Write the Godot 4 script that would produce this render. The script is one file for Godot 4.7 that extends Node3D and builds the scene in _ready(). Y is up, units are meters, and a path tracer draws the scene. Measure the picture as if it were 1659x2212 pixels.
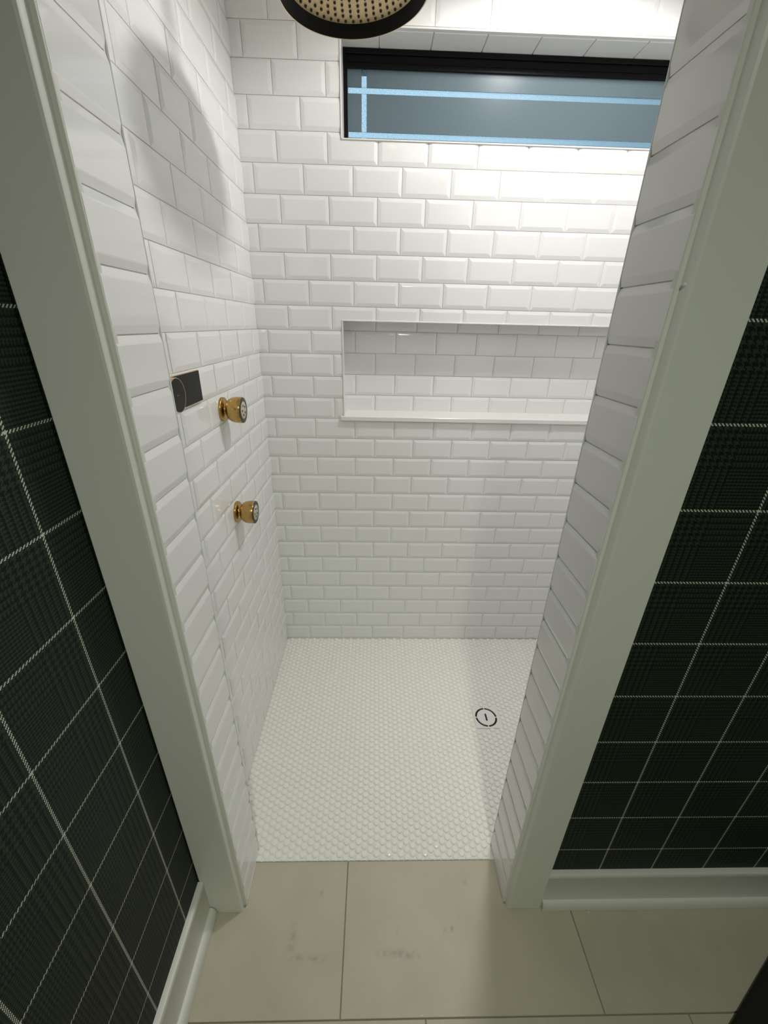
extends Node3D

# ---- measures of the place (metres): origin on the floor at the left jamb, x right, y up, z towards the bathroom
const ROW := 0.0778          # height of one tile course
const LEN := 0.1536          # length of one tile and its joint
const SHOWER_LEFT := -0.0882
const SHOWER_RIGHT := 1.674
const SHOWER_BACK := -1.0248
const JAMB_RIGHT := 0.7001
const JAMB_LEFT_END := -0.1196
const JAMB_RIGHT_END := -0.1254
const THRESHOLD := -0.0935
const CEILING := 2.44
const BATH_LEFT := -0.097
const BATH_RIGHT := 2.1
const BATH_BACK := 2.3

var M := {}
var rng := RandomNumberGenerator.new()
var taken := {}
var full_tile: ArrayMesh


# ------------------------------------------------------------------ mesh making
class Maker:
	var v := PackedVector3Array()
	var n := PackedVector3Array()
	var t := PackedVector2Array()

	func tri(a: Vector3, b: Vector3, c: Vector3, na: Vector3, nb: Vector3, nc: Vector3, ua := Vector2.ZERO, ub := Vector2.ZERO, uc := Vector2.ZERO) -> void:
		var f := (b - a).cross(c - a)
		if f.length_squared() < 1e-18:
			return
		if f.dot(na + nb + nc) > 0.0:      # front faces run clockwise
			v.append_array([a, c, b]); n.append_array([na, nc, nb]); t.append_array([ua, uc, ub])
		else:
			v.append_array([a, b, c]); n.append_array([na, nb, nc]); t.append_array([ua, ub, uc])

	func poly(p: Array, nn: Vector3) -> void:
		for i in range(1, p.size() - 1):
			tri(p[0], p[i], p[i + 1], nn, nn, nn)

	func quad_uv(p: Array, nn: Vector3, u: Array) -> void:
		tri(p[0], p[1], p[2], nn, nn, nn, u[0], u[1], u[2])
		tri(p[0], p[2], p[3], nn, nn, nn, u[0], u[2], u[3])

	func box(lo: Vector3, hi: Vector3, b := 0.0) -> void:
		var c := (lo + hi) / 2.0
		var h := (hi - lo) / 2.0
		b = minf(b, minf(h.x, minf(h.y, h.z)) * 0.9)
		var axes := [Vector3.RIGHT, Vector3.UP, Vector3.BACK]
		for i in 3:
			var j := (i + 1) % 3
			var k := (i + 2) % 3
			for s in [-1.0, 1.0]:
				var q := []
				for e in [[-1, -1], [1, -1], [1, 1], [-1, 1]]:
					q.append(c + axes[i] * h[i] * s + axes[j] * (h[j] - b) * e[0] + axes[k] * (h[k] - b) * e[1])
				poly(q, axes[i] * s)
				if b > 0.0:
					for s2 in [-1.0, 1.0]:
						var w := []
						for e in [[-1.0, 0], [1.0, 0], [1.0, 1], [-1.0, 1]]:
							var di: float = h[i] - (b if e[1] else 0.0)
							var dj: float = h[j] - (0.0 if e[1] else b)
							w.append(c + axes[i] * s * di + axes[j] * s2 * dj + axes[k] * (h[k] - b) * e[0])
						poly(w, (axes[i] * s + axes[j] * s2).normalized())
		if b > 0.0:
			for sx in [-1.0, 1.0]:
				for sy in [-1.0, 1.0]:
					for sz in [-1.0, 1.0]:
						var sg := Vector3(sx, sy, sz)
						poly([c + Vector3(h.x, h.y - b, h.z - b) * sg, c + Vector3(h.x - b, h.y, h.z - b) * sg, c + Vector3(h.x - b, h.y - b, h.z) * sg], sg.normalized())

	# profile of Vector2(radius, along), turned round an axis
	func lathe(prof: Array, seg: int, at := Vector3.ZERO, axis := Vector3.UP) -> void:
		var a := axis.normalized()
		var x := a.cross(Vector3.BACK if absf(a.z) < 0.9 else Vector3.UP).normalized()
		var y := a.cross(x)
		var en := []
		for i in prof.size() - 1:
			var d: Vector2 = prof[i + 1] - prof[i]
			en.append(Vector2(d.y, -d.x).normalized())
		for i in prof.size() - 1:
			var p0: Vector2 = prof[i]
			var p1: Vector2 = prof[i + 1]
			var m: Vector2 = en[i]
			var n0: Vector2 = m
			var n1: Vector2 = m
			if i > 0 and m.dot(en[i - 1]) > 0.6:
				n0 = (m + en[i - 1]).normalized()
			if i < en.size() - 1 and m.dot(en[i + 1]) > 0.6:
				n1 = (m + en[i + 1]).normalized()
			for k in seg:
				var r0 := x * cos(TAU * k / seg) + y * sin(TAU * k / seg)
				var r1 := x * cos(TAU * (k + 1) / seg) + y * sin(TAU * (k + 1) / seg)
				var A := at + r0 * p0.x + a * p0.y
				var B := at + r1 * p0.x + a * p0.y
				var C := at + r1 * p1.x + a * p1.y
				var D := at + r0 * p1.x + a * p1.y
				tri(A, B, C, r0 * n0.x + a * n0.y, r1 * n0.x + a * n0.y, r1 * n1.x + a * n1.y)
				tri(A, C, D, r0 * n0.x + a * n0.y, r1 * n1.x + a * n1.y, r0 * n1.x + a * n1.y)

	# closed outline (2D) drawn out along an axis: point = o + e1*p.x + e2*p.y
	func prism(prof: Array, o: Vector3, e1: Vector3, e2: Vector3, along: Vector3) -> void:
		var pp := PackedVector2Array(prof)
		var area := 0.0
		for i in pp.size():
			area += pp[i].cross(pp[(i + 1) % pp.size()])
		var sg := 1.0 if area > 0.0 else -1.0
		var en := []
		for i in pp.size():
			var d := pp[(i + 1) % pp.size()] - pp[i]
			en.append(Vector2(d.y, -d.x).normalized() * sg)
		for i in pp.size():
			var i1 := (i + 1) % pp.size()
			var ip := (i + pp.size() - 1) % pp.size()
			var n0: Vector2 = en[i]
			var n1: Vector2 = en[i]
			if n0.dot(en[ip]) > 0.75:
				n0 = (n0 + en[ip]).normalized()
			if n1.dot(en[i1]) > 0.75:
				n1 = (n1 + en[i1]).normalized()
			var A := o + e1 * pp[i].x + e2 * pp[i].y
			var B := o + e1 * pp[i1].x + e2 * pp[i1].y
			var N0 := e1 * n0.x + e2 * n0.y
			var N1 := e1 * n1.x + e2 * n1.y
			tri(A, B, B + along, N0, N1, N1)
			tri(A, B + along, A + along, N0, N1, N0)
		var tr := Geometry2D.triangulate_polygon(pp)
		for i in range(0, tr.size(), 3):
			var q := []
			for k in 3:
				q.append(o + e1 * pp[tr[i + k]].x + e2 * pp[tr[i + k]].y)
			poly(q, -along.normalized())
			poly([q[0] + along, q[1] + along, q[2] + along], along.normalized())

	func add(o: Maker, tf: Transform3D) -> void:
		for p in o.v:
			v.append(tf * p)
		for p in o.n:
			n.append(tf.basis * p)
		t.append_array(o.t)

	func mesh() -> ArrayMesh:
		var a := []
		a.resize(Mesh.ARRAY_MAX)
		a[Mesh.ARRAY_VERTEX] = v
		a[Mesh.ARRAY_NORMAL] = n
		a[Mesh.ARRAY_TEX_UV] = t
		var m := ArrayMesh.new()
		m.add_surface_from_arrays(Mesh.PRIMITIVE_TRIANGLES, a)
		return m


# ------------------------------------------------------------------ naming
func numbered(called: String) -> String:
	var k: int = taken.get(called, 0)
	taken[called] = k + 1
	return called if k == 0 else "%s_%03d" % [called, k]


func put(called: String, mesh: Mesh, mat: Material, parent: Node3D = null, tf := Transform3D()) -> MeshInstance3D:
	var o := MeshInstance3D.new()
	o.mesh = mesh
	o.material_override = mat
	o.transform = tf
	if parent == null:
		o.name = numbered(called)
		add_child(o, true)
	else:
		var key := "n_" + called
		var k: int = parent.get_meta(key, 0)
		parent.set_meta(key, k + 1)
		o.name = called if k == 0 else "%s_%03d" % [called, k]
		parent.add_child(o, true)
	return o


func thing(called: String, label: String, category: String, at := Vector3.ZERO, group := "") -> Node3D:
	var o := Node3D.new()
	o.name = numbered(called)
	o.position = at
	add_child(o, true)
	return tag(o, label, category, group)


func tag(o: Node3D, label: String, category: String, group := "") -> Node3D:
	o.set_meta("label", label)
	o.set_meta("category", category)
	if group:
		o.set_meta("group", group)
	return o


func structure(o: Node3D, label: String, category: String) -> Node3D:
	o.set_meta("kind", "structure")
	return tag(o, label, category)


func frame_node(called: String, label: String, category: String) -> Node3D:
	var o := Node3D.new()
	o.name = numbered(called)
	add_child(o, true)
	return structure(o, label, category)


func boxes(list: Array, b := 0.0) -> ArrayMesh:
	var m := Maker.new()
	for q in list:
		m.box(q[0], q[1], b)
	return m.mesh()


# ------------------------------------------------------------------ bevelled tiles
# the five faces of a bevelled tile inside its nominal rectangle, cut to the rectangles given
func tile_shape(nom: Rect2, cuts: Array, side_bevel := true, rise := 0.0022) -> Maker:
	var m := Maker.new()
	var lip := 0.0013
	var r := nom.grow(-0.0009)
	var ins := [[0.0, lip], [0.0098, lip + rise], [0.0118, lip + rise + 0.0003]]
	var rings := []
	for q in ins:
		var d: float = q[0]
		var z: float = q[1]
		var dx: float = d if side_bevel else 0.0
		rings.append([Vector3(r.position.x + dx, r.position.y + d, z), Vector3(r.end.x - dx, r.position.y + d, z), Vector3(r.end.x - dx, r.end.y - d, z), Vector3(r.position.x + dx, r.end.y - d, z)])
	var faces := [rings[2]]
	for k in 2:
		for i in 4:
			faces.append([rings[k][i], rings[k][(i + 1) % 4], rings[k + 1][(i + 1) % 4], rings[k + 1][i]])
	for c: Rect2 in cuts:
		var cut := c.intersection(r)
		if cut.size.x < 0.002 or cut.size.y < 0.002:
			continue
		for f in faces:
			var nn := Plane(f[0], f[1], f[2]).normal if (f[1] - f[0]).length() > 1e-6 and (f[2] - f[1]).length() > 1e-6 else Vector3.ZERO
			if nn == Vector3.ZERO:
				continue
			if nn.z < 0.0:
				nn = -nn
			var q: Array = f
			q = clip(q, Vector3.RIGHT, cut.position.x)
			q = clip(q, Vector3.LEFT, -cut.end.x)
			q = clip(q, Vector3.UP, cut.position.y)
			q = clip(q, Vector3.DOWN, -cut.end.y)
			if q.size() < 3:
				continue
			m.poly(q, nn)
			for i in q.size():
				var a: Vector3 = q[i]
				var b: Vector3 = q[(i + 1) % q.size()]
				for s in [[Vector3.LEFT, -cut.position.x], [Vector3.RIGHT, cut.end.x], [Vector3.DOWN, -cut.position.y], [Vector3.UP, cut.end.y]]:
					if absf(a.dot(s[0]) - s[1]) < 1e-5 and absf(b.dot(s[0]) - s[1]) < 1e-5:
						m.poly([a, b, Vector3(b.x, b.y, -0.003), Vector3(a.x, a.y, -0.003)], s[0])
	return m


# keep the side of a convex polygon where p.dot(n) >= d
func clip(p: Array, nn: Vector3, d: float) -> Array:
	var out := []
	for i in p.size():
		var a: Vector3 = p[i]
		var b: Vector3 = p[(i + 1) % p.size()]
		var da := a.dot(nn) - d
		var db := b.dot(nn) - d
		if da >= 0.0:
			out.append(a)
		if (da > 0.0 and db < 0.0) or (da < 0.0 and db > 0.0):
			out.append(a.lerp(b, da / (da - db)))
	return out


func minus(list: Array, hole: Rect2) -> Array:
	var out := []
	for r: Rect2 in list:
		var x := r.intersection(hole)
		if x.size.x < 0.0005 or x.size.y < 0.0005:
			out.append(r)
			continue
		out.append(Rect2(r.position.x, r.position.y, x.position.x - r.position.x, r.size.y))
		out.append(Rect2(x.end.x, r.position.y, r.end.x - x.end.x, r.size.y))
		out.append(Rect2(x.position.x, r.position.y, x.size.x, x.position.y - r.position.y))
		out.append(Rect2(x.position.x, x.end.y, x.size.x, r.end.y - x.end.y))
	return out.filter(func(q): return q.size.x > 0.002 and q.size.y > 0.002)


# courses of tiles on the plane through o spanned by eu and ev (facing eu x ev); area and holes in (u, v)
func tile_wall(parent: Node3D, piece: String, o: Vector3, eu: Vector3, area: Rect2, first: float, off: Array, holes: Array, seen: Callable, side_bevel := true, length := LEN) -> void:
	var base := Basis(eu, Vector3.UP, eu.cross(Vector3.UP))
	var rest := Maker.new()
	for k in range(-1, 34):
		var v0 := first + (k - 1) * ROW
		if v0 + ROW < area.position.y + 0.004 or v0 > area.end.y - 0.004:
			continue
		var j: float = fposmod(off[absi(k) % 2], length) - length * 2.0
		while j < area.end.x:
			var nom := Rect2(j, v0, length, ROW)
			j += length
			var cuts := [nom.intersection(area)]
			if cuts[0].size.x < 0.004:
				continue
			for h in holes:
				cuts = minus(cuts, h)
			if cuts.is_empty():
				continue
			var loc := Vector3(nom.position.x, nom.position.y, 0)
			var at := Transform3D(base, o + base * loc)
			var whole: bool = cuts.size() == 1 and cuts[0].get_area() > nom.get_area() - 1e-6 and side_bevel
			var mid := o + base * Vector3(cuts[0].get_center().x, cuts[0].get_center().y, 0)
			var tilt := Basis(Vector3.UP, rng.randfn(0.0, 0.0016)) * Basis(Vector3.RIGHT, rng.randfn(0.0, 0.0016))
			if not seen.call(mid):
				var sh := tile_shape(Rect2(0, 0, length, ROW), cuts.map(func(c): return Rect2(c.position - nom.position, c.size)), side_bevel)
				rest.add(sh, at)
				continue
			at.basis = at.basis * tilt
			if whole and length == LEN:
				put(piece, full_tile, M.tile, parent, at)
			else:
				var sh := tile_shape(Rect2(0, 0, length, ROW), cuts.map(func(c): return Rect2(c.position - nom.position, c.size)), side_bevel)
				if sh.v.size():
					put(piece, sh.mesh(), M.tile, parent, at)
	if rest.v.size():
		put("tile_field", rest.mesh(), M.tile, parent).set_meta("kind", "stuff")


# ------------------------------------------------------------------ materials
func mat(color: Color, rough: float, metal := 0.0, spec := 0.5) -> StandardMaterial3D:
	var m := StandardMaterial3D.new()
	m.albedo_color = color
	m.roughness = rough
	m.metallic = metal
	m.metallic_specular = spec
	return m


func lin(r: float, g: float, b: float) -> Color:
	return Color(r, g, b).linear_to_srgb()


# a glen check woven thread by thread: broad dogtooth and fine stripes, with a white overcheck
func plaid() -> ImageTexture:
	var threads := []
	for i in 3:
		threads.append(2)
	for i in 48:
		threads.append(1 if i % 8 < 4 else 0)
	for i in 49:
		threads.append(1 if i % 4 < 2 else 0)
	var cols := [Vector3(10, 16, 12), Vector3(42, 54, 43), Vector3(192, 194, 180)]
	var px := 8
	var n := threads.size() * px
	var data := PackedByteArray()
	data.resize(n * n * 3)
	var r := RandomNumberGenerator.new()
	r.seed = 5
	var fuzz := PackedFloat32Array()
	for i in 4096:
		fuzz.append(r.randf_range(0.86, 1.14))
	for y in n:
		var j := y / px
		for x in n:
			var i := x / px
			var warp := posmod(i - j, 4) < 2
			var c: Vector3 = cols[threads[i] if warp else threads[j]]
			var within := float(x % px if warp else y % px) / px
			var k := (0.82 + 0.36 * sin(PI * (within + 0.06))) * fuzz[(x / 3 * 31 + y / 3 * 57) & 4095]
			var at := (y * n + x) * 3
			data[at] = int(clampf(c.x * k, 0, 255))
			data[at + 1] = int(clampf(c.y * k, 0, 255))
			data[at + 2] = int(clampf(c.z * k, 0, 255))
	return ImageTexture.create_from_image(Image.create_from_data(n, n, false, Image.FORMAT_RGB8, data))


func noise_tex(seed_: int, freq: float, lo: Color, hi: Color, size := 512, oct := 4) -> NoiseTexture2D:
	var f := FastNoiseLite.new()
	f.seed = seed_
	f.frequency = freq
	f.fractal_octaves = oct
	var t := NoiseTexture2D.new()
	t.width = size
	t.height = size
	t.seamless = true
	t.noise = f
	var g := Gradient.new()
	g.set_color(0, lo)
	g.set_color(1, hi)
	t.color_ramp = g
	return t


# faint smears left on the porcelain tiles by the opening; the picture covers x -0.1..1.0, z -0.1..0.25
func smears() -> ImageTexture:
	var w := 1100
	var h := 350
	var im := Image.create(w, h, false, Image.FORMAT_RGB8)
	var f := FastNoiseLite.new()
	f.seed = 11
	f.frequency = 0.006
	f.fractal_octaves = 4
	var g := FastNoiseLite.new()
	g.seed = 23
	g.frequency = 0.045
	var marks := [[0.135, 0.072, 0.010, 0.030, 0.16], [0.150, 0.105, 0.030, 0.006, 0.14], [0.205, 0.108, 0.018, 0.006, 0.18], [0.40, 0.100, 0.055, 0.007, 0.17], [0.435, 0.106, 0.030, 0.005, 0.12], [0.535, 0.060, 0.010, 0.006, 0.24], [0.549, 0.055, 0.004, 0.005, 0.24], [0.405, 0.060, 0.004, 0.014, 0.10], [0.60, -0.045, 0.006, 0.010, 0.16], [0.20, -0.020, 0.006, 0.008, 0.14]]
	for y in h:
		for x in w:
			var wx := -0.1 + x * 0.001
			var wz := -0.1 + y * 0.001
			var k := 1.0 + 0.035 * f.get_noise_2d(x, y)
			for q in marks:
				var e: float = pow((wx - q[0]) / q[2], 2.0) + pow((wz - q[1]) / q[3], 2.0)
				if e < 4.0:
					k -= 0.65 * q[4] * exp(-e) * clampf(0.55 + 1.3 * g.get_noise_2d(x, y), 0.0, 1.2)
			im.set_pixel(x, y, Color(k * 0.765, k * 0.738, k * 0.665))
	return ImageTexture.create_from_image(im)


func materials() -> void:
	M.tile = mat(lin(0.89, 0.89, 0.885), 0.06, 0.0, 0.5)
	M.grout = mat(lin(0.80, 0.79, 0.75), 0.8)
	M.floor_grout = mat(lin(0.87, 0.86, 0.81), 0.7)
	M.penny = mat(lin(0.95, 0.94, 0.89), 0.07, 0.0, 0.5)
	M.edge = mat(lin(0.84, 0.84, 0.82), 0.22)
	M.stone = mat(lin(0.86, 0.86, 0.82), 0.18)
	M.paint = mat(lin(0.78, 0.78, 0.735), 0.38)
	M.ceiling = mat(lin(0.88, 0.88, 0.86), 0.8)
	M.caulk = mat(lin(0.34, 0.30, 0.24), 0.8)
	M.drywall = mat(lin(0.5, 0.5, 0.48), 0.9)
	M.wallpaper = mat(Color.WHITE, 0.62, 0.0, 0.35)
	M.wallpaper.albedo_texture = plaid()
	M.porcelain = mat(Color.WHITE, 0.42, 0.0, 0.45)
	M.porcelain.albedo_texture = noise_tex(3, 0.012, Color(0.735, 0.71, 0.64), Color(0.77, 0.745, 0.675))
	M.porcelain.uv1_triplanar = true
	M.porcelain.uv1_world_triplanar = true
	M.porcelain.uv1_scale = Vector3(1.6, 1.6, 1.6)
	M.porcelain_worn = mat(Color.WHITE, 0.42, 0.0, 0.45)
	M.porcelain_worn.albedo_texture = smears()
	M.joint = mat(lin(0.30, 0.27, 0.21), 0.9)
	M.brass = mat(lin(0.52, 0.340, 0.115), 0.24, 1.0)
	M.brass_face = mat(lin(0.62, 0.47, 0.25), 0.42, 0.55)
	M.rim_gold = mat(lin(0.78, 0.58, 0.36), 0.22, 1.0)
	M.black = mat(lin(0.008, 0.0075, 0.006), 0.5, 0.0, 0.22)
	M.black_glass = mat(lin(0.012, 0.012, 0.011), 0.2, 0.0, 0.22)
	M.rubber = mat(lin(0.02, 0.018, 0.016), 0.6)
	M.bronze = mat(lin(0.005, 0.005, 0.006), 0.4, 0.0, 0.25)
	M.spray_face = mat(lin(0.60, 0.52, 0.40), 0.4)
	M.grey_mark = mat(lin(0.10, 0.10, 0.095), 0.5)
	M.drain = mat(lin(0.90, 0.89, 0.86), 0.25)
	M.pit = mat(lin(0.006, 0.006, 0.006), 0.7)
	M.frosted = mat(lin(0.115, 0.155, 0.178), 0.26, 0.0, 0.22)
	M.clear = mat(Color(0.55, 0.72, 0.82, 0.7), 0.5)
	M.clear.transparency = BaseMaterial3D.TRANSPARENCY_ALPHA
	M.clear.albedo_texture = noise_tex(9, 0.22, Color(0.7, 0.7, 0.7, 0.0), Color(1, 1, 1, 1.0), 512, 2)
	M.clear.uv1_triplanar = true
	M.clear.uv1_world_triplanar = true
	M.clear.uv1_scale = Vector3(3, 3, 3)
	M.slab_black = mat(lin(0.012, 0.012, 0.010), 0.95)
	M.fleck = mat(lin(0.85, 0.85, 0.82), 0.6)


# ------------------------------------------------------------------ the scene
func _ready() -> void:
	rng.seed = 20
	view_and_light()
	materials()
	full_tile = tile_shape(Rect2(0, 0, LEN, ROW), [Rect2(0, 0, LEN, ROW)]).mesh()
	ceilings()
	floors()
	shower_walls()
	opening_wall()
	bathroom_walls()
	trims()
	window()
	niche_shelf()
	shower_head()
	body_spray(1.2095, "gold wall body spray just right of the black control plate")
	body_spray(0.9020, "gold wall body spray lower on the wall, below the other one")
	control()
	drain()
	small_things()


func view_and_light() -> void:
	var cam := Camera3D.new()
	cam.name = "camera"
	cam.fov = rad_to_deg(2.0 * atan(1106.0 / 880.95))
	cam.keep_aspect = Camera3D.KEEP_HEIGHT
	cam.near = 0.02
	cam.far = 60.0
	cam.position = Vector3(0.3312, 1.4295, 0.5656)
	cam.basis = Basis(Vector3.UP, -0.0284) * Basis(Vector3.RIGHT, -0.4307) * Basis(Vector3.BACK, 0.0236)
	add_child(cam)
	cam.current = true

	var env := Environment.new()
	env.background_mode = Environment.BG_SKY
	var sky := Sky.new()
	var sm := PanoramaSkyMaterial.new()
	sm.panorama = dusk()
	sky.sky_material = sm
	env.sky = sky
	env.tonemap_mode = Environment.TONE_MAPPER_LINEAR
	env.tonemap_exposure = 1.16
	env.sdfgi_enabled = true
	env.ssao_enabled = true
	env.ssil_enabled = true
	var we := WorldEnvironment.new()
	we.name = "world_environment"
	we.environment = env
	add_child(we)

	downlight("shower_downlight", "round white recessed ceiling light above the shower floor", Vector3(0.845, CEILING, -0.562), Color(1.0, 0.99, 0.975), 1.0, 0.065, 0.30)
	downlight("bathroom_downlight", "round white recessed ceiling light in front of the shower opening", Vector3(0.555, CEILING, 1.25), Color(0.97, 1.0, 0.925), 2.0, 0.08, 1.0)


# evening sky: brightest where the last light lingers, dimmer away from it and towards the ground
func dusk() -> ImageTexture:
	var w := 256
	var h := 128
	var im := Image.create(w, h, false, Image.FORMAT_RGBF)
	for y in h:
		var el := 90.0 - 180.0 * (y + 0.5) / h
		for x in w:
			var az := wrapf(360.0 * (x + 0.5) / w + 6.0, -180.0, 180.0)
			var k := 0.22 + 0.85 * exp(-pow(az / 27.0, 2.0))
			k *= 0.72 + 0.28 * smoothstep(0.0, 30.0, el) if el > 0.0 else 0.30
			im.set_pixel(x, y, Color(0.66 * k, 1.04 * k, 1.33 * k))
	return ImageTexture.create_from_image(im)


func downlight(called: String, label: String, at: Vector3, color: Color, energy: float, size: float, blend: float) -> void:
	var t := thing(called, label, "light", at)
	var ring := Maker.new()
	ring.lathe([Vector2(0.055, 0.0), Vector2(0.058, -0.006), Vector2(0.078, -0.005), Vector2(0.082, 0.0)], 40)
	put("trim_ring", ring.mesh(), mat(lin(0.8, 0.8, 0.78), 0.4), t)
	var disc := Maker.new()
	disc.lathe([Vector2(0.0, -0.001), Vector2(0.054, -0.001), Vector2(0.054, -0.003), Vector2(0.0, -0.004)], 40)
	var lm := mat(Color.WHITE, 0.5)
	lm.emission_enabled = true
	lm.emission = color
	lm.emission_energy_multiplier = 4.0
	put("lens", disc.mesh(), lm, t)
	var l := SpotLight3D.new()
	l.name = "lamp"
	l.light_color = color
	l.light_energy = energy
	l.light_size = size
	l.spot_angle = 77.5
	l.spot_angle_attenuation = blend
	l.spot_range = 8.0
	l.spot_attenuation = 2.0
	l.shadow_enabled = true
	l.position = Vector3(0, -0.012, 0)
	l.rotation_degrees = Vector3(-90, 0, 0)
	t.add_child(l)


func ceilings() -> void:
	var c := put("ceiling", boxes([[Vector3(-0.3, CEILING, -1.3), Vector3(BATH_RIGHT + 0.2, CEILING + 0.15, BATH_BACK + 0.2)]]), M.ceiling)
	structure(c, "plain white painted ceiling over the shower and bathroom", "ceiling")


func floors() -> void:
	# bathroom: a bed with large porcelain tiles laid on it, one third offset
	var f := frame_node("floor", "large pale beige porcelain tiles with thin joints in front of the shower", "floor")
	put("bed", boxes([[Vector3(-0.3, -0.12, THRESHOLD), Vector3(BATH_RIGHT + 0.2, -0.003, BATH_BACK + 0.2)]]), M.joint, f)
	var depth := 0.3015
	var offs := [0.269, 0.463, 0.066, 0.269, 0.463, 0.066, 0.269, 0.463]
	for r in 8:
		var z0 := THRESHOLD + r * depth
		var z1 := z0 + depth - 0.0025
		var x0: float = offs[r] - 0.608 * 2.0
		while x0 < BATH_RIGHT:
			var a := maxf(x0 + 0.0013, BATH_LEFT)
			var b := minf(x0 + 0.608 - 0.0013, BATH_RIGHT)
			x0 += 0.608
			if b - a < 0.01:
				continue
			var za := z0 if r == 0 else z0 + 0.0
			if r == 0 and a < 0.8:
				var m := Maker.new()
				m.box(Vector3(a, -0.008, za), Vector3(b, 0.0, z1), 0.0008)
				for i in m.v.size():
					m.t[i] = Vector2((m.v[i].x + 0.1) / 1.1, (m.v[i].z + 0.1) / 0.35)
				put("floor_tile", m.mesh(), M.porcelain_worn, f)
			else:
				put("floor_tile", boxes([[Vector3(a, -0.008, za), Vector3(b, 0.0, z1)]], 0.0008), M.porcelain, f)

	# shower: penny rounds pressed into white grout
	var s := frame_node("floor_shower", "shower floor of small round white penny tiles in white grout", "floor")
	put("grout_bed", boxes([[Vector3(SHOWER_LEFT - 0.05, -0.12, SHOWER_BACK - 0.05), Vector3(SHOWER_RIGHT + 0.05, 0.0002, THRESHOLD - 0.0005)]]), M.floor_grout, s)
	var disc := Maker.new()
	var prof := [Vector2(0.0093, -0.003), Vector2(0.0093, 0.0012), Vector2(0.0088, 0.0026), Vector2(0.0076, 0.0035), Vector2(0.0052, 0.0040), Vector2(0.0, 0.0042)]
	disc.lathe(prof, 16)
	var dm := disc.mesh()
	var pitch := 0.0209
	var near := []
	var far := []
	var x := SHOWER_LEFT + 0.006
	var col := 0
	while x < SHOWER_RIGHT:
		var z := THRESHOLD + 0.004 - (pitch / 2.0 if col % 2 else 0.0)
		while z > SHOWER_BACK:
			var p := Vector3(x + rng.randfn(0, 0.00025), 0.0, z + rng.randfn(0, 0.00025))
			z -= pitch
			var in_drain := absf(p.x - 0.7935) < 0.0535 and absf(p.z + 0.5715) < 0.0535
			if in_drain:
				continue
			var left_jamb := p.x < 0.008 and p.z > JAMB_LEFT_END - 0.004
			var right_jamb := p.x > JAMB_RIGHT - 0.008 and p.z > JAMB_RIGHT_END - 0.004
			if left_jamb or right_jamb:
				continue
			if p.z > -0.262 and p.x > -0.03 and p.x < 0.74:
				near.append(p)
			else:
				far.append(p)
		x += pitch * 0.866
		col += 1
	near.sort_custom(func(a, b): return a.z > b.z)
	while near.size() > 300:
		far.append(near.pop_back())
	for p: Vector3 in near:
		var tilt := Basis(Vector3.RIGHT, rng.randfn(0, 0.02)) * Basis(Vector3.BACK, rng.randfn(0, 0.02))
		if p.z > THRESHOLD - 0.0094:
			var cut := Maker.new()
			for i in range(0, disc.v.size(), 3):
				var q := clip([disc.v[i], disc.v[i + 1], disc.v[i + 2]], Vector3.FORWARD, -(THRESHOLD - 0.0006 - p.z))
				if q.size() >= 3:
					cut.poly(q, (disc.n[i] + disc.n[i + 1] + disc.n[i + 2]).normalized())
			if cut.v.size():
				put("penny_tile", cut.mesh(), M.penny, s, Transform3D(Basis(), p))
		else:
			put("penny_tile", dm, M.penny, s, Transform3D(tilt, p))
	var mm := MultiMesh.new()
	mm.transform_format = MultiMesh.TRANSFORM_3D
	mm.mesh = dm
	far = far.filter(func(p): return p.z < THRESHOLD - 0.0094)
	mm.instance_count = far.size()
	for i in far.size():
		var tilt := Basis(Vector3.RIGHT, rng.randfn(0, 0.02)) * Basis(Vector3.BACK, rng.randfn(0, 0.02))
		mm.set_instance_transform(i, Transform3D(tilt, far[i]))
	var o := MultiMeshInstance3D.new()
	o.name = "penny_tile_field"
	o.multimesh = mm
	o.material_override = M.penny
	o.set_meta("kind", "stuff")
	s.add_child(o)


const NICHE := [0.2125, 1.3735, 1.0945, 1.4410]     # x0, x1, y0, y1
const WIN := [0.2205, 1.3655, 1.9330, 2.1800]


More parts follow.
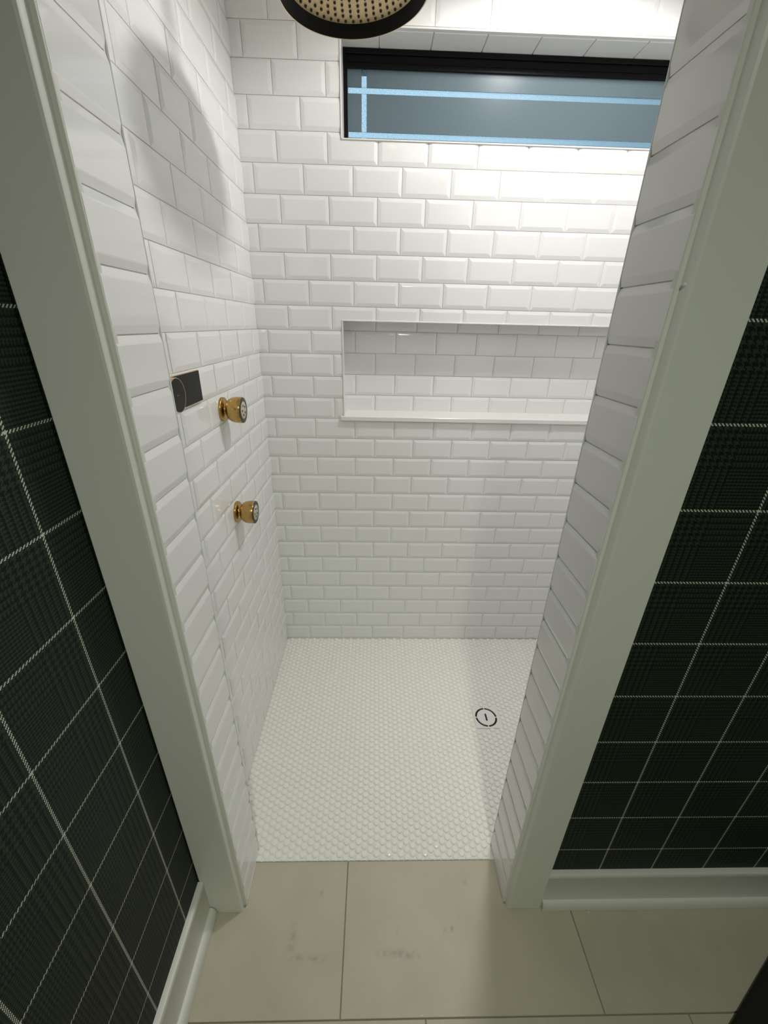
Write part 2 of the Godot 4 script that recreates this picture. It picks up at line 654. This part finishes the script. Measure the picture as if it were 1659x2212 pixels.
func shower_walls() -> void:
	# back wall: a core with a niche and a window opening
	var w := frame_node("wall_back", "white bevelled subway tile wall at the back of the shower, with niche and window", "wall")
	var zb := SHOWER_BACK
	var zf := zb - 0.0005
	var zo := zb - 0.19
	var hi := CEILING + 0.02
	var nz := -1.1115
	var l := SHOWER_LEFT - 0.16
	var r := SHOWER_RIGHT + 0.16
	put("core", boxes([
		[Vector3(l, -0.12, zo), Vector3(NICHE[0], hi, zf)], [Vector3(NICHE[1], -0.12, zo), Vector3(r, hi, zf)],
		[Vector3(NICHE[0], -0.12, zo), Vector3(NICHE[1], NICHE[2] - 0.002, zf)], [Vector3(NICHE[0], NICHE[2] - 0.01, zo), Vector3(NICHE[1], NICHE[3] + 0.01, nz)],
		[Vector3(NICHE[0], NICHE[3], zo), Vector3(NICHE[1], WIN[2], zf)], [Vector3(NICHE[0], WIN[2], zo), Vector3(WIN[0], WIN[3], zf)],
		[Vector3(WIN[1], WIN[2], zo), Vector3(NICHE[1], WIN[3], zf)], [Vector3(NICHE[0], WIN[3], zo), Vector3(NICHE[1], hi, zf)],
	]), M.grout, w)
	var off_odd := 0.0364
	var o := Vector3(SHOWER_LEFT, 0, zb)
	var holes := []
	for q in [NICHE, WIN]:
		holes.append(Rect2(q[0] - SHOWER_LEFT, q[2], q[1] - q[0], q[3] - q[2]))
	tile_wall(w, "tile", o, Vector3.RIGHT, Rect2(0, 0.002, SHOWER_RIGHT - SHOWER_LEFT, CEILING - 0.002), 0.0831, [off_odd + LEN / 2, off_odd], holes, func(p): return p.x < 1.22 and p.y < 2.25)
	# inside of the niche
	tile_wall(w, "niche_tile", Vector3(SHOWER_LEFT, 0, nz + 0.001), Vector3.RIGHT, Rect2(NICHE[0] - SHOWER_LEFT + 0.001, NICHE[2], NICHE[1] - NICHE[0] - 0.002, NICHE[3] - NICHE[2] - 0.001), 0.0831, [off_odd + LEN / 2, off_odd], [], func(p): return p.x < 1.22)
	var dz := [nz + 0.0005, zb + 0.004]
	put("niche_lining", boxes([[Vector3(NICHE[0] - 0.001, NICHE[2], dz[0]), Vector3(NICHE[0] + 0.003, NICHE[3], dz[1])]], 0.0005), M.tile, w)
	put("niche_lining", boxes([[Vector3(NICHE[1] - 0.003, NICHE[2], dz[0]), Vector3(NICHE[1] + 0.001, NICHE[3], dz[1])]], 0.0005), M.tile, w)
	put("niche_lining", boxes([[Vector3(NICHE[0], NICHE[3] - 0.0025, dz[0]), Vector3(NICHE[1], NICHE[3] + 0.001, dz[1])]], 0.0005), M.tile, w)
	# slim white metal edging round both openings
	var e := 0.0035
	for q in [[NICHE, false], [WIN, true]]:
		var b: Array = q[0]
		var bars := [[b[0] - 0.0005, b[0] + e, b[2], b[3]], [b[1] - e, b[1] + 0.0005, b[2], b[3]], [b[0], b[1], b[3] - e, b[3] + 0.0005]]
		if q[1]:
			bars.append([b[0], b[1], b[2] - 0.0005, b[2] + e])
		for k in bars:
			put("edge_trim", boxes([[Vector3(k[0], k[2], zb - 0.006), Vector3(k[1], k[3], zb + 0.0066)]], 0.0008), M.edge, w)
	# window reveal: tiles overhead, flat white cheeks
	var wz := -1.108
	var x0: float = WIN[0]
	var cutx := [0.332, 0.4855, 0.639, 0.7915, 0.9465, 1.100, 1.254, WIN[1]]
	for c: float in cutx:
		put("reveal_tile", boxes([[Vector3(x0 + 0.001, WIN[3] - 0.005, wz - 0.012), Vector3(c - 0.001, WIN[3] + 0.002, zb - 0.0062)]], 0.0015), M.tile, w)
		x0 = c
	put("reveal_panel", boxes([[Vector3(WIN[0] - 0.002, WIN[2], wz - 0.012), Vector3(WIN[0] + 0.0035, WIN[3], zb - 0.006)]], 0.0008), M.edge, w)
	put("reveal_panel", boxes([[Vector3(WIN[1] - 0.0035, WIN[2], wz - 0.012), Vector3(WIN[1] + 0.002, WIN[3], zb - 0.006)]], 0.0008), M.edge, w)
	put("reveal_panel", boxes([[Vector3(WIN[0], WIN[2] - 0.002, wz - 0.012), Vector3(WIN[1], WIN[2] + 0.0035, zb - 0.006)]], 0.0008), M.edge, w)

	# left wall with the shower fittings
	var a := frame_node("wall_shower_left", "glossy white subway tile wall on the left of the shower, behind the gold fittings", "wall")
	put("core", boxes([[Vector3(l, -0.12, SHOWER_BACK), Vector3(SHOWER_LEFT - 0.0005, hi, JAMB_LEFT_END + 0.004)]]), M.grout, a)
	var la := JAMB_LEFT_END - SHOWER_BACK
	tile_wall(a, "tile", Vector3(SHOWER_LEFT, 0, JAMB_LEFT_END), Vector3.FORWARD, Rect2(0.004, 0.002, la - 0.006, CEILING - 0.002), 0.0831, [0.0556 + LEN / 2 - JAMB_LEFT_END - 0.12, 0.0556 - JAMB_LEFT_END - 0.12], [], func(p): return p.z < -0.2 and p.y < 2.3)

	# right wall, behind the jamb
	var b := frame_node("wall_shower_right", "white subway tile wall at the right end of the shower, behind the jamb", "wall")
	put("core", boxes([[Vector3(SHOWER_RIGHT + 0.0005, -0.12, SHOWER_BACK), Vector3(r, hi, 0.0)]]), M.grout, b)
	tile_wall(b, "tile", Vector3(SHOWER_RIGHT, 0, SHOWER_BACK), Vector3.BACK, Rect2(0.004, 0.002, -0.13 - SHOWER_BACK, CEILING - 0.002), 0.0831, [0.03, 0.107], [], func(_p): return false)


func opening_wall() -> void:
	var w := frame_node("wall_front", "wall around the shower opening with tiled jambs", "wall")
	var top := 2.08  # unseen header, height set low to block the bathroom lamp reflecting in the tiles
	put("core", boxes([
		[Vector3(BATH_LEFT - 0.1, -0.12, JAMB_LEFT_END + 0.002), Vector3(-0.0005, CEILING + 0.02, -0.0005)],
		[Vector3(JAMB_RIGHT + 0.0005, -0.12, JAMB_RIGHT_END + 0.002), Vector3(BATH_RIGHT + 0.2, CEILING + 0.02, -0.0005)],
		[Vector3(-0.001, top, -0.12), Vector3(JAMB_RIGHT + 0.001, CEILING + 0.02, -0.0005)],
	]), M.grout, w)
	put("end_panel", boxes([[Vector3(SHOWER_LEFT + 0.004, 0.002, JAMB_LEFT_END - 0.003), Vector3(0.0015, top, JAMB_LEFT_END + 0.004)]], 0.001), M.tile, w)
	# one column of tiles up each jamb
	tile_wall(w, "jamb_tile", Vector3(0, 0, 0.002), Vector3.FORWARD, Rect2(0.0, 0.0015, 0.002 - JAMB_LEFT_END, top), 0.0873, [-0.016, -0.016], [], func(p): return p.y < 2.1, false)
	tile_wall(w, "jamb_tile", Vector3(JAMB_RIGHT, 0, JAMB_RIGHT_END), Vector3.BACK, Rect2(0.0, 0.0015, 0.002 - JAMB_RIGHT_END, top), 0.0862, [-0.016, -0.016], [], func(p): return p.y < 2.1, false)
	put("edge_trim", boxes([[Vector3(-0.002, 0.001, JAMB_LEFT_END - 0.0035), Vector3(0.0042, top, JAMB_LEFT_END - 0.0008)]], 0.0008), M.edge, w)
	put("edge_trim", boxes([[Vector3(JAMB_RIGHT - 0.0042, 0.001, JAMB_RIGHT_END - 0.0035), Vector3(JAMB_RIGHT + 0.002, top, JAMB_RIGHT_END - 0.0008)]], 0.0008), M.edge, w)
	tile_wall(w, "tile", Vector3(SHOWER_RIGHT, 0, JAMB_RIGHT_END), Vector3.LEFT, Rect2(0.004, 0.002, SHOWER_RIGHT - JAMB_RIGHT - 0.006, CEILING - 0.002), 0.0831, [0.02, 0.097], [], func(_p): return false)
	put("wallpaper", sheet(Vector3(JAMB_RIGHT + 0.06, 0.0, 0.0), Vector3(BATH_RIGHT, 0, 0.0), Vector3.BACK, 0.9287 - 0.137 * 10.0, 0.6465 - 0.1330 * 10.0, 0.137, 0.1330), M.wallpaper, w)


# wallpaper: a sheet with its own thickness from a to b (along the floor), full height
func sheet(a: Vector3, b: Vector3, out: Vector3, u0: float, v0: float, du: float, dv: float) -> ArrayMesh:
	var m := Maker.new()
	var d := (b - a).normalized()
	var th := out * 0.0012
	var c := []
	for q in [[a, 0.0], [b, 0.0], [b, CEILING], [a, CEILING]]:
		c.append(q[0] + Vector3(0, q[1], 0))
	var uv := []
	var half := 1.5 / 100.0
	for p: Vector3 in c:
		uv.append(Vector2((p.dot(d.abs()) - u0) / du + half, -(p.y - v0) / dv + half))
	m.quad_uv([c[0] + th, c[1] + th, c[2] + th, c[3] + th], out, uv)
	for i in 4:
		var j := (i + 1) % 4
		var mid: Vector3 = (c[i] + c[j]) / 2.0 - (c[0] + c[2]) / 2.0
		m.poly([c[i], c[j], c[j] + th, c[i] + th], mid.normalized())
	return m.mesh()


func bathroom_walls() -> void:
	var l := frame_node("wall_left", "bathroom side wall covered in dark green plaid wallpaper, left of the opening", "wall")
	put("core", boxes([[Vector3(BATH_LEFT - 0.16, -0.12, 0.0), Vector3(BATH_LEFT - 0.0002, CEILING + 0.02, BATH_BACK)]]), M.drywall, l)
	put("wallpaper", sheet(Vector3(BATH_LEFT, 0, 0.0), Vector3(BATH_LEFT, 0, BATH_BACK), Vector3.RIGHT, 0.0912 - 1.373, 0.6388 - 1.335, 0.1373, 0.1335), M.wallpaper, l)
	var r := frame_node("wall_right", "far right bathroom wall in dark green plaid wallpaper", "wall")
	put("core", boxes([[Vector3(BATH_RIGHT + 0.0002, -0.12, -0.1), Vector3(BATH_RIGHT + 0.16, CEILING + 0.02, BATH_BACK)]]), M.drywall, r)
	put("wallpaper", sheet(Vector3(BATH_RIGHT, 0, 0.0), Vector3(BATH_RIGHT, 0, BATH_BACK), Vector3.LEFT, -1.37, -1.33, 0.1373, 0.1335), M.wallpaper, r)
	var b := frame_node("wall_rear", "bathroom wall behind the viewer, painted off-white", "wall")
	put("core", boxes([[Vector3(BATH_LEFT - 0.16, -0.12, BATH_BACK), Vector3(BATH_RIGHT + 0.16, CEILING + 0.02, BATH_BACK + 0.16)]]), M.paint, b)


func trims() -> void:
	# casing outline seen from above: x away from the opening, y towards the room
	var prof := [Vector2(0.0, -0.004), Vector2(0.0, 0.0030), Vector2(0.0008, 0.0040), Vector2(0.0062, 0.0040), Vector2(0.0070, 0.0048), Vector2(0.0082, 0.0140), Vector2(0.0096, 0.0168), Vector2(0.0130, 0.0180)]
	for s in [[0.0034, -1.0, "trim_1", "white painted casing board left of the shower opening", 0.0972], [JAMB_RIGHT - 0.0034, 1.0, "trim_2", "white painted casing board right of the shower opening", 0.0952]]:
		var t := frame_node(s[2], s[3], "casing")
		var ex := Vector3.RIGHT * float(s[1])
		var edge := prof.duplicate()
		edge.append(Vector2(0.0130, -0.004))
		var m := Maker.new()
		m.prism(edge, Vector3(s[0], 0.001, 0), ex, Vector3.BACK, Vector3.UP * (CEILING - 0.02))
		put("edge_moulding", m.mesh(), M.paint, t)
		var w: float = s[4]
		var bd := Maker.new()
		bd.prism([Vector2(0.0129, 0.0), Vector2(0.0129, 0.0180), Vector2(w - 0.0015, 0.0180), Vector2(w, 0.0165), Vector2(w, 0.0)], Vector3(s[0], 0.001, 0), ex, Vector3.BACK, Vector3.UP * (CEILING - 0.02))
		put("board", bd.mesh(), M.paint, t)
		if s[1] > 0.0:
			var cb := Maker.new()
			cb.lathe([Vector2(0.0, 0.0024), Vector2(0.0016, 0.0018), Vector2(0.0024, 0.0), Vector2(0.0016, -0.0018), Vector2(0.0, -0.0024)], 10)
			put("paint_blob", cb.mesh(), M.paint, t, Transform3D(Basis(), Vector3(0.7040, 1.481, 0.0095)))
			var gap := Maker.new()
			gap.box(Vector3(JAMB_RIGHT - 0.0015, 0.0002, 0.001), Vector3(JAMB_RIGHT + 0.008, 0.004, 0.007), 0.0005)
			put("caulk_gap", gap.mesh(), M.caulk, t)
		else:
			var gap := Maker.new()
			gap.box(Vector3(-0.008, 0.0002, 0.001), Vector3(0.0015, 0.004, 0.007), 0.0005)
			put("caulk_gap", gap.mesh(), M.caulk, t)

	var hc := frame_node("trim_3", "white painted casing board across the top of the shower opening", "casing")
	put("board", boxes([[Vector3(0.0034, 2.08, 0.0), Vector3(JAMB_RIGHT - 0.0034, 2.175, 0.0175)]], 0.001), M.paint, hc)

	# skirtings: board with a square top, and a slim rounded shoe at the floor
	var q := [["baseboard_left", "white baseboard at the foot of the left plaid wall", Vector3(BATH_LEFT, 0.001, 0.0183), Vector3.RIGHT, Vector3.BACK * (BATH_BACK - 0.03), 0.0125],
		["baseboard_front", "white baseboard under the plaid wallpaper right of the opening", Vector3(JAMB_RIGHT + 0.0920, 0.001, 0.0), Vector3.BACK, Vector3.RIGHT * (BATH_RIGHT - JAMB_RIGHT - 0.1), 0.0095]]
	for s in q:
		var t := frame_node(s[0], s[1], "baseboard")
		var out: Vector3 = s[3]
		var m := Maker.new()
		m.prism([Vector2(0, 0), Vector2(0.0125, 0), Vector2(0.0125, 0.136), Vector2(0.0142, 0.1385), Vector2(0.0145, 0.150), Vector2(0.0135, 0.1535), Vector2(0.0105, 0.1550), Vector2(0, 0.1550)], s[2], out, Vector3.UP, s[4])
		put("board", m.mesh(), M.paint, t)
		var d: float = s[5]
		var sh := Maker.new()
		var along: Vector3 = s[4]
		var back: Vector3 = along.normalized() * (0.006 if d < 0.01 else 0.002)
		sh.prism([Vector2(0.012, 0), Vector2(0.0145 + d, 0), Vector2(0.0145 + d, 0.010), Vector2(0.0145 + d * 0.93, 0.017), Vector2(0.0145 + d * 0.72, 0.024), Vector2(0.0145 + d * 0.4, 0.029), Vector2(0.0145, 0.031), Vector2(0.012, 0.031)], s[2] + back, out, Vector3.UP, along - back)
		put("shoe_moulding", sh.mesh(), M.paint, t)


func window() -> void:
	var w := frame_node("window_1", "wide black framed transom window with frosted glass and clear stripes", "window")
	var x0: float = WIN[0] + 0.003
	var x1: float = WIN[1] - 0.003
	var y0: float = WIN[2] + 0.003
	var y1: float = WIN[3] - 0.006
	var gx0 := x0 + 0.0125
	var gx1 := x1 - 0.0125
	var gy0 := 1.957
	var gy1 := 2.131
	var zf := -1.109
	# head and sill bars are stepped, the stiles are slim
	var head := Maker.new()
	head.box(Vector3(x0, y1 - 0.012, zf - 0.05), Vector3(x1, y1, zf), 0.001)
	head.box(Vector3(x0 + 0.004, y1 - 0.030, zf - 0.05), Vector3(x1 - 0.004, y1 - 0.0119, zf - 0.006), 0.001)
	head.box(Vector3(x0 + 0.008, gy1, zf - 0.05), Vector3(x1 - 0.008, y1 - 0.0299, zf - 0.0035), 0.0015)
	put("frame_head", head.mesh(), M.bronze, w)
	put("frame_sill", boxes([[Vector3(x0, y0, zf - 0.05), Vector3(x1, gy0, zf - 0.002)]], 0.001), M.bronze, w)
	put("frame_stile", boxes([[Vector3(x0, y0, zf - 0.05), Vector3(gx0 - 0.004, y1, zf - 0.0005)], [Vector3(gx0 - 0.0041, y0, zf - 0.05), Vector3(gx0, y1, zf - 0.008)]], 0.001), M.bronze, w)
	put("frame_stile", boxes([[Vector3(gx1 + 0.004, y0, zf - 0.05), Vector3(x1, y1, zf - 0.0005)], [Vector3(gx1, y0, zf - 0.05), Vector3(gx1 + 0.0041, y1, zf - 0.008)]], 0.001), M.bronze, w)
	# glass: frosted panels between clear, finely speckled stripes
	var xs := [gx0, 0.2795, 0.2950, gx1 - 0.056, gx1 - 0.0405, gx1]
	var ys := [gy0, 1.9700, 1.9850, 2.0755, 2.0905, gy1]
	for i in 5:
		for j in 5:
			var stripe := i % 2 == 1 or j % 2 == 1
			var lo := Vector3(xs[i], ys[j], -1.124)
			var hi := Vector3(xs[i + 1], ys[j + 1], -1.119)
			put("clear_stripe" if stripe else "frosted_panel", boxes([[lo, hi]]), M.clear if stripe else M.frosted, w)


func niche_shelf() -> void:
	var m := Maker.new()
	# section: top falls a little towards the shower
	m.prism([Vector2(-1.1095, 1.0955), Vector2(SHOWER_BACK + 0.0040, 1.0955), Vector2(SHOWER_BACK + 0.0040, 1.0905), Vector2(-1.0105, 1.0905), Vector2(-1.0100, 1.0910), Vector2(-1.0100, 1.1045), Vector2(-1.0112, 1.1058), Vector2(-1.1095, 1.1128)], Vector3(NICHE[0] + 0.0032, 0, 0), Vector3.BACK, Vector3.UP, Vector3.RIGHT * (NICHE[1] - NICHE[0] - 0.0064))
	for x: float in [NICHE[0] - 0.0105, NICHE[1] - 0.0034]:
		m.prism([Vector2(SHOWER_BACK + 0.0066, 1.0905), Vector2(-1.0105, 1.0905), Vector2(-1.0100, 1.0910), Vector2(-1.0100, 1.1045), Vector2(-1.0112, 1.1058), Vector2(SHOWER_BACK + 0.0066, 1.1069)], Vector3(x, 0, 0), Vector3.BACK, Vector3.UP, Vector3.RIGHT * 0.0139)
	var o := put("niche_shelf", m.mesh(), M.stone)
	tag(o, "long white stone ledge along the bottom of the shower niche", "shelf")


func shower_head() -> void:
	var t := thing("rain_shower_head", "large round gold and black rain shower head at the top edge", "shower head", Vector3(0.2816, 2.0109, -0.573))
	var tilt := Basis(Vector3.BACK, 0.0596) * Basis(Vector3.RIGHT, 0.0177)
	var tf := Transform3D(tilt, Vector3.ZERO)
	var sh := Maker.new()
	sh.lathe([Vector2(0.1455, 0.0008), Vector2(0.1470, 0.0018), Vector2(0.1470, 0.0120), Vector2(0.1455, 0.0150), Vector2(0.1390, 0.0260), Vector2(0.060, 0.034), Vector2(0.028, 0.040), Vector2(0.024, 0.062), Vector2(0.0, 0.062)], 96)
	put("shell", sh.mesh(), M.brass, t, tf)
	var rim := Maker.new()
	rim.lathe([Vector2(0.1300, 0.0200), Vector2(0.1307, 0.0176), Vector2(0.1440, 0.0012), Vector2(0.1456, 0.0)], 96)
	put("rim", rim.mesh(), M.black, t, tf)
	var lip := Maker.new()
	lip.lathe([Vector2(0.1450, 0.0002), Vector2(0.1456, -0.0004), Vector2(0.1470, 0.0004), Vector2(0.1474, 0.0022)], 96)
	put("gold_lip", lip.mesh(), M.rim_gold, t, tf)
	var fc := Maker.new()
	fc.lathe([Vector2(0.1310, 0.0210), Vector2(0.1310, 0.0178), Vector2(0.0, 0.0170)], 72)
	put("face_plate", fc.mesh(), M.brass_face, t, tf)
	var nz := Maker.new()
	nz.lathe([Vector2(0.0030, 0.0005), Vector2(0.0026, -0.0022), Vector2(0.0018, -0.0030), Vector2(0.0, -0.0030)], 8)
	var nm := nz.mesh()
	for k in 7:
		var r := 0.1205 - k * 0.0165
		var cnt := int(round(TAU * r / 0.0166))
		for i in cnt:
			var a := TAU * (i + 0.5 * (k % 2)) / cnt + 0.02
			put("nozzle", nm, M.rubber, t, tf * Transform3D(Basis(), Vector3(cos(a) * r, 0.0174, sin(a) * r)))
	# swivel, drop, long arm and wall flange
	var arm := Maker.new()
	arm.lathe([Vector2(0.0, 0.056), Vector2(0.017, 0.060), Vector2(0.019, 0.070), Vector2(0.016, 0.080), Vector2(0.0105, 0.084), Vector2(0.0105, 0.120), Vector2(0.0, 0.1285)], 28)
	var x0 := SHOWER_LEFT - 0.2816
	arm.lathe([Vector2(0.0, 0.0), Vector2(0.0105, 0.0), Vector2(0.0105, -x0 - 0.002), Vector2(0.008, -x0 + 0.008), Vector2(0.0, -x0 + 0.0105)], 28, Vector3(x0, 0.118, 0), Vector3.RIGHT)
	put("arm", arm.mesh(), M.brass, t)
	var fl := Maker.new()
	fl.lathe([Vector2(0.0, 0.0), Vector2(0.032, 0.0), Vector2(0.032, 0.006), Vector2(0.029, 0.009), Vector2(0.0, 0.009)], 40, Vector3(x0 + 0.0055, 0.118, 0), Vector3.RIGHT)
	put("wall_flange", fl.mesh(), M.brass, t)


func body_spray(y: float, label: String) -> void:
	var t := thing("body_spray", label, "shower spray", Vector3(SHOWER_LEFT + 0.0026, y, -0.572), "gold body sprays on the tiled left wall")
	var X := Vector3.RIGHT
	var fl := Maker.new()
	fl.lathe([Vector2(0.0, 0.0), Vector2(0.0320, 0.0), Vector2(0.0325, 0.0010), Vector2(0.0325, 0.0062), Vector2(0.0310, 0.0078), Vector2(0.0, 0.0078)], 48, Vector3.ZERO, X)
	put("wall_flange", fl.mesh(), M.brass, t)
	var nk := Maker.new()
	nk.lathe([Vector2(0.0110, 0.0075), Vector2(0.0095, 0.010), Vector2(0.0092, 0.0145), Vector2(0.0120, 0.0200)], 32, Vector3.ZERO, X)
	put("neck", nk.mesh(), M.brass, t)
	# the cup droops very slightly
	var tf := Transform3D(Basis(Vector3.BACK, -0.02), Vector3.ZERO)
	var cup := Maker.new()
	cup.lathe([Vector2(0.0, 0.0125), Vector2(0.0130, 0.0130), Vector2(0.0200, 0.0150), Vector2(0.0262, 0.0190), Vector2(0.0305, 0.0245), Vector2(0.0332, 0.0310), Vector2(0.0345, 0.0380), Vector2(0.0348, 0.0430), Vector2(0.0348, 0.0555), Vector2(0.0340, 0.0570)], 56, Vector3.ZERO, X)
	put("cup", cup.mesh(), M.brass, t, tf)
	var rg := Maker.new()
	rg.lathe([Vector2(0.0341, 0.0562), Vector2(0.0341, 0.0574), Vector2(0.0332, 0.0582), Vector2(0.0232, 0.0582), Vector2(0.0226, 0.0570)], 56, Vector3.ZERO, X)
	put("face_ring", rg.mesh(), mat(lin(0.035, 0.037, 0.036), 0.4), t, tf)
	var fc := Maker.new()
	fc.lathe([Vector2(0.0233, 0.0560), Vector2(0.0233, 0.0579), Vector2(0.0226, 0.0586), Vector2(0.0, 0.0588)], 40, Vector3.ZERO, X)
	var face := put("face_plate", fc.mesh(), M.spray_face, t, tf)
	var hole := Maker.new()
	hole.lathe([Vector2(0.0031, 0.0), Vector2(0.0031, 0.0008), Vector2(0.0, 0.0008)], 12, Vector3.ZERO, X)
	var hm := hole.mesh()
	for i in 5:
		var a := TAU * (i + 0.25) / 5.0
		put("nozzle", hm, M.rubber, face, Transform3D(Basis(), Vector3(0.0586, cos(a) * 0.0128, sin(a) * 0.0128)))


func control() -> void:
	var yc := 1.2905
	var zk := -0.288
	var t := thing("shower_control", "black glass control plate with gold edges and a round black dial", "shower control", Vector3(SHOWER_LEFT + 0.0030, yc, zk))
	var h := 0.0345
	var pl := Maker.new()
	pl.box(Vector3(0.0, -h, -0.1520), Vector3(0.0060, h, h), 0.0008)
	put("plate_edge", pl.mesh(), M.rim_gold, t)
	var gl := Maker.new()
	gl.box(Vector3(0.002, -h + 0.0010, -0.1510), Vector3(0.0067, h - 0.0010, h - 0.0010), 0.0004)
	put("glass_panel", gl.mesh(), M.black_glass, t)
	var kn := Maker.new()
	kn.lathe([Vector2(0.0330, 0.0070), Vector2(0.0342, 0.0085), Vector2(0.0345, 0.0120), Vector2(0.0345, 0.0190), Vector2(0.0338, 0.0200), Vector2(0.0330, 0.0198)], 72, Vector3.ZERO, Vector3.RIGHT)
	put("dial_rim", kn.mesh(), M.rim_gold, t)
	var fc := Maker.new()
	fc.lathe([Vector2(0.0332, 0.0150), Vector2(0.0332, 0.0196), Vector2(0.0, 0.0196)], 72, Vector3.ZERO, Vector3.RIGHT)
	var face := put("dial_face", fc.mesh(), M.black_glass, t)
	var mk := Maker.new()
	for i in 5:
		mk.box(Vector3(0.0195, -0.0012, -0.0060 + i * 0.0025), Vector3(0.0198, 0.0014 if i % 2 else 0.0006, -0.0043 + i * 0.0025), 0.0)
	put("dial_mark", mk.mesh(), M.grey_mark, face)


func drain() -> void:
	var t := thing("floor_drain", "square white shower drain cover with a black slotted ring", "drain", Vector3(0.7935, 0.0, -0.5715))
	var a := 0.0485
	var g := CSGBox3D.new()
	g.name = "cover"
	g.size = Vector3(a * 2.0, 0.004, a * 2.0)
	g.position = Vector3(0, 0.0026, 0)
	g.material = M.drain
	for k in 4:
		var ring := PackedVector2Array()
		var g0 := 0.045
		var n := 14
		for i in n + 1:
			var th := PI / 2.0 * k + g0 + (PI / 2.0 - 2.0 * g0) * i / n
			ring.append(Vector2(cos(th), sin(th)) * 0.0432)
		for i in n + 1:
			var th := PI / 2.0 * (k + 1) - g0 * 1.18 - (PI / 2.0 - 2.0 * g0 * 1.18) * i / n
			ring.append(Vector2(cos(th), sin(th)) * 0.0358)
		g.add_child(slot(ring))
	var bar := PackedVector2Array()
	for i in 9:
		bar.append(Vector2(0, 0.0135) + Vector2(cos(PI * i / 8.0), sin(PI * i / 8.0)) * 0.0036)
	for i in 9:
		bar.append(Vector2(0, -0.0135) + Vector2(cos(PI + PI * i / 8.0), sin(PI + PI * i / 8.0)) * 0.0036)
	g.add_child(slot(bar))
	t.add_child(g)
	put("drain_body", boxes([[Vector3(-a + 0.003, -0.004, -a + 0.003), Vector3(a - 0.003, 0.0006, a - 0.003)]]), M.pit, t)


func slot(pts: PackedVector2Array) -> CSGPolygon3D:
	var c := CSGPolygon3D.new()
	c.name = "slot"
	c.polygon = pts
	c.depth = 0.02
	c.operation = CSGShape3D.OPERATION_SUBTRACTION
	c.rotation_degrees = Vector3(-90, 0, 0)
	c.position = Vector3(0, 0.01, 0)
	c.material = M.drain
	return c


func small_things() -> void:
	# mat-shaped slab standing in for an unidentified near-black shape at lower right
	var m := Maker.new()
	var w := 0.80
	var d := 0.50
	m.box(Vector3(0, 0.0005, 0), Vector3(w, 0.014, d), 0.006)
	var o := put("dark_slab", m.mesh(), M.slab_black)
	o.transform = Transform3D(Basis(Vector3.UP, atan2(0.104, 0.182)), Vector3(1.156 - 0.87 * 0.35, 0, 0.224 + 0.497 * 0.35))
	tag(o, "near-black mat-shaped slab of unknown identity at the lower right corner", "mat")
	var gr := Maker.new()
	gr.lathe([Vector2(0.0, 0.0), Vector2(0.0011, 0.0), Vector2(0.0009, 0.0009), Vector2(0.0, 0.0012)], 6)
	tag(put("grit_speck", gr.mesh(), M.rubber, null, Transform3D(Basis(), Vector3(0.7468, 0.0040, -0.3034))), "tiny dark speck of grit on the shower floor in front of the drain", "speck")
	var fl := Maker.new()
	fl.lathe([Vector2(0.0, 0.0), Vector2(0.0016, 0.0), Vector2(0.0013, 0.0012), Vector2(0.0, 0.0016)], 7)
	tag(put("paint_fleck", fl.mesh(), M.fleck, null, Transform3D(Basis().scaled(Vector3(1.2, 1, 0.9)), Vector3(0.9241, 0.0003, 0.0275))), "tiny white paint fleck on the floor below the right baseboard", "fleck")
	tag(put("paint_fleck", fl.mesh(), M.fleck, null, Transform3D(Basis().scaled(Vector3(1.6, 1, 0.8)), Vector3(0.455, 0.0003, 0.203))), "tiny white paint fleck on the floor joint nearest the viewer", "fleck")
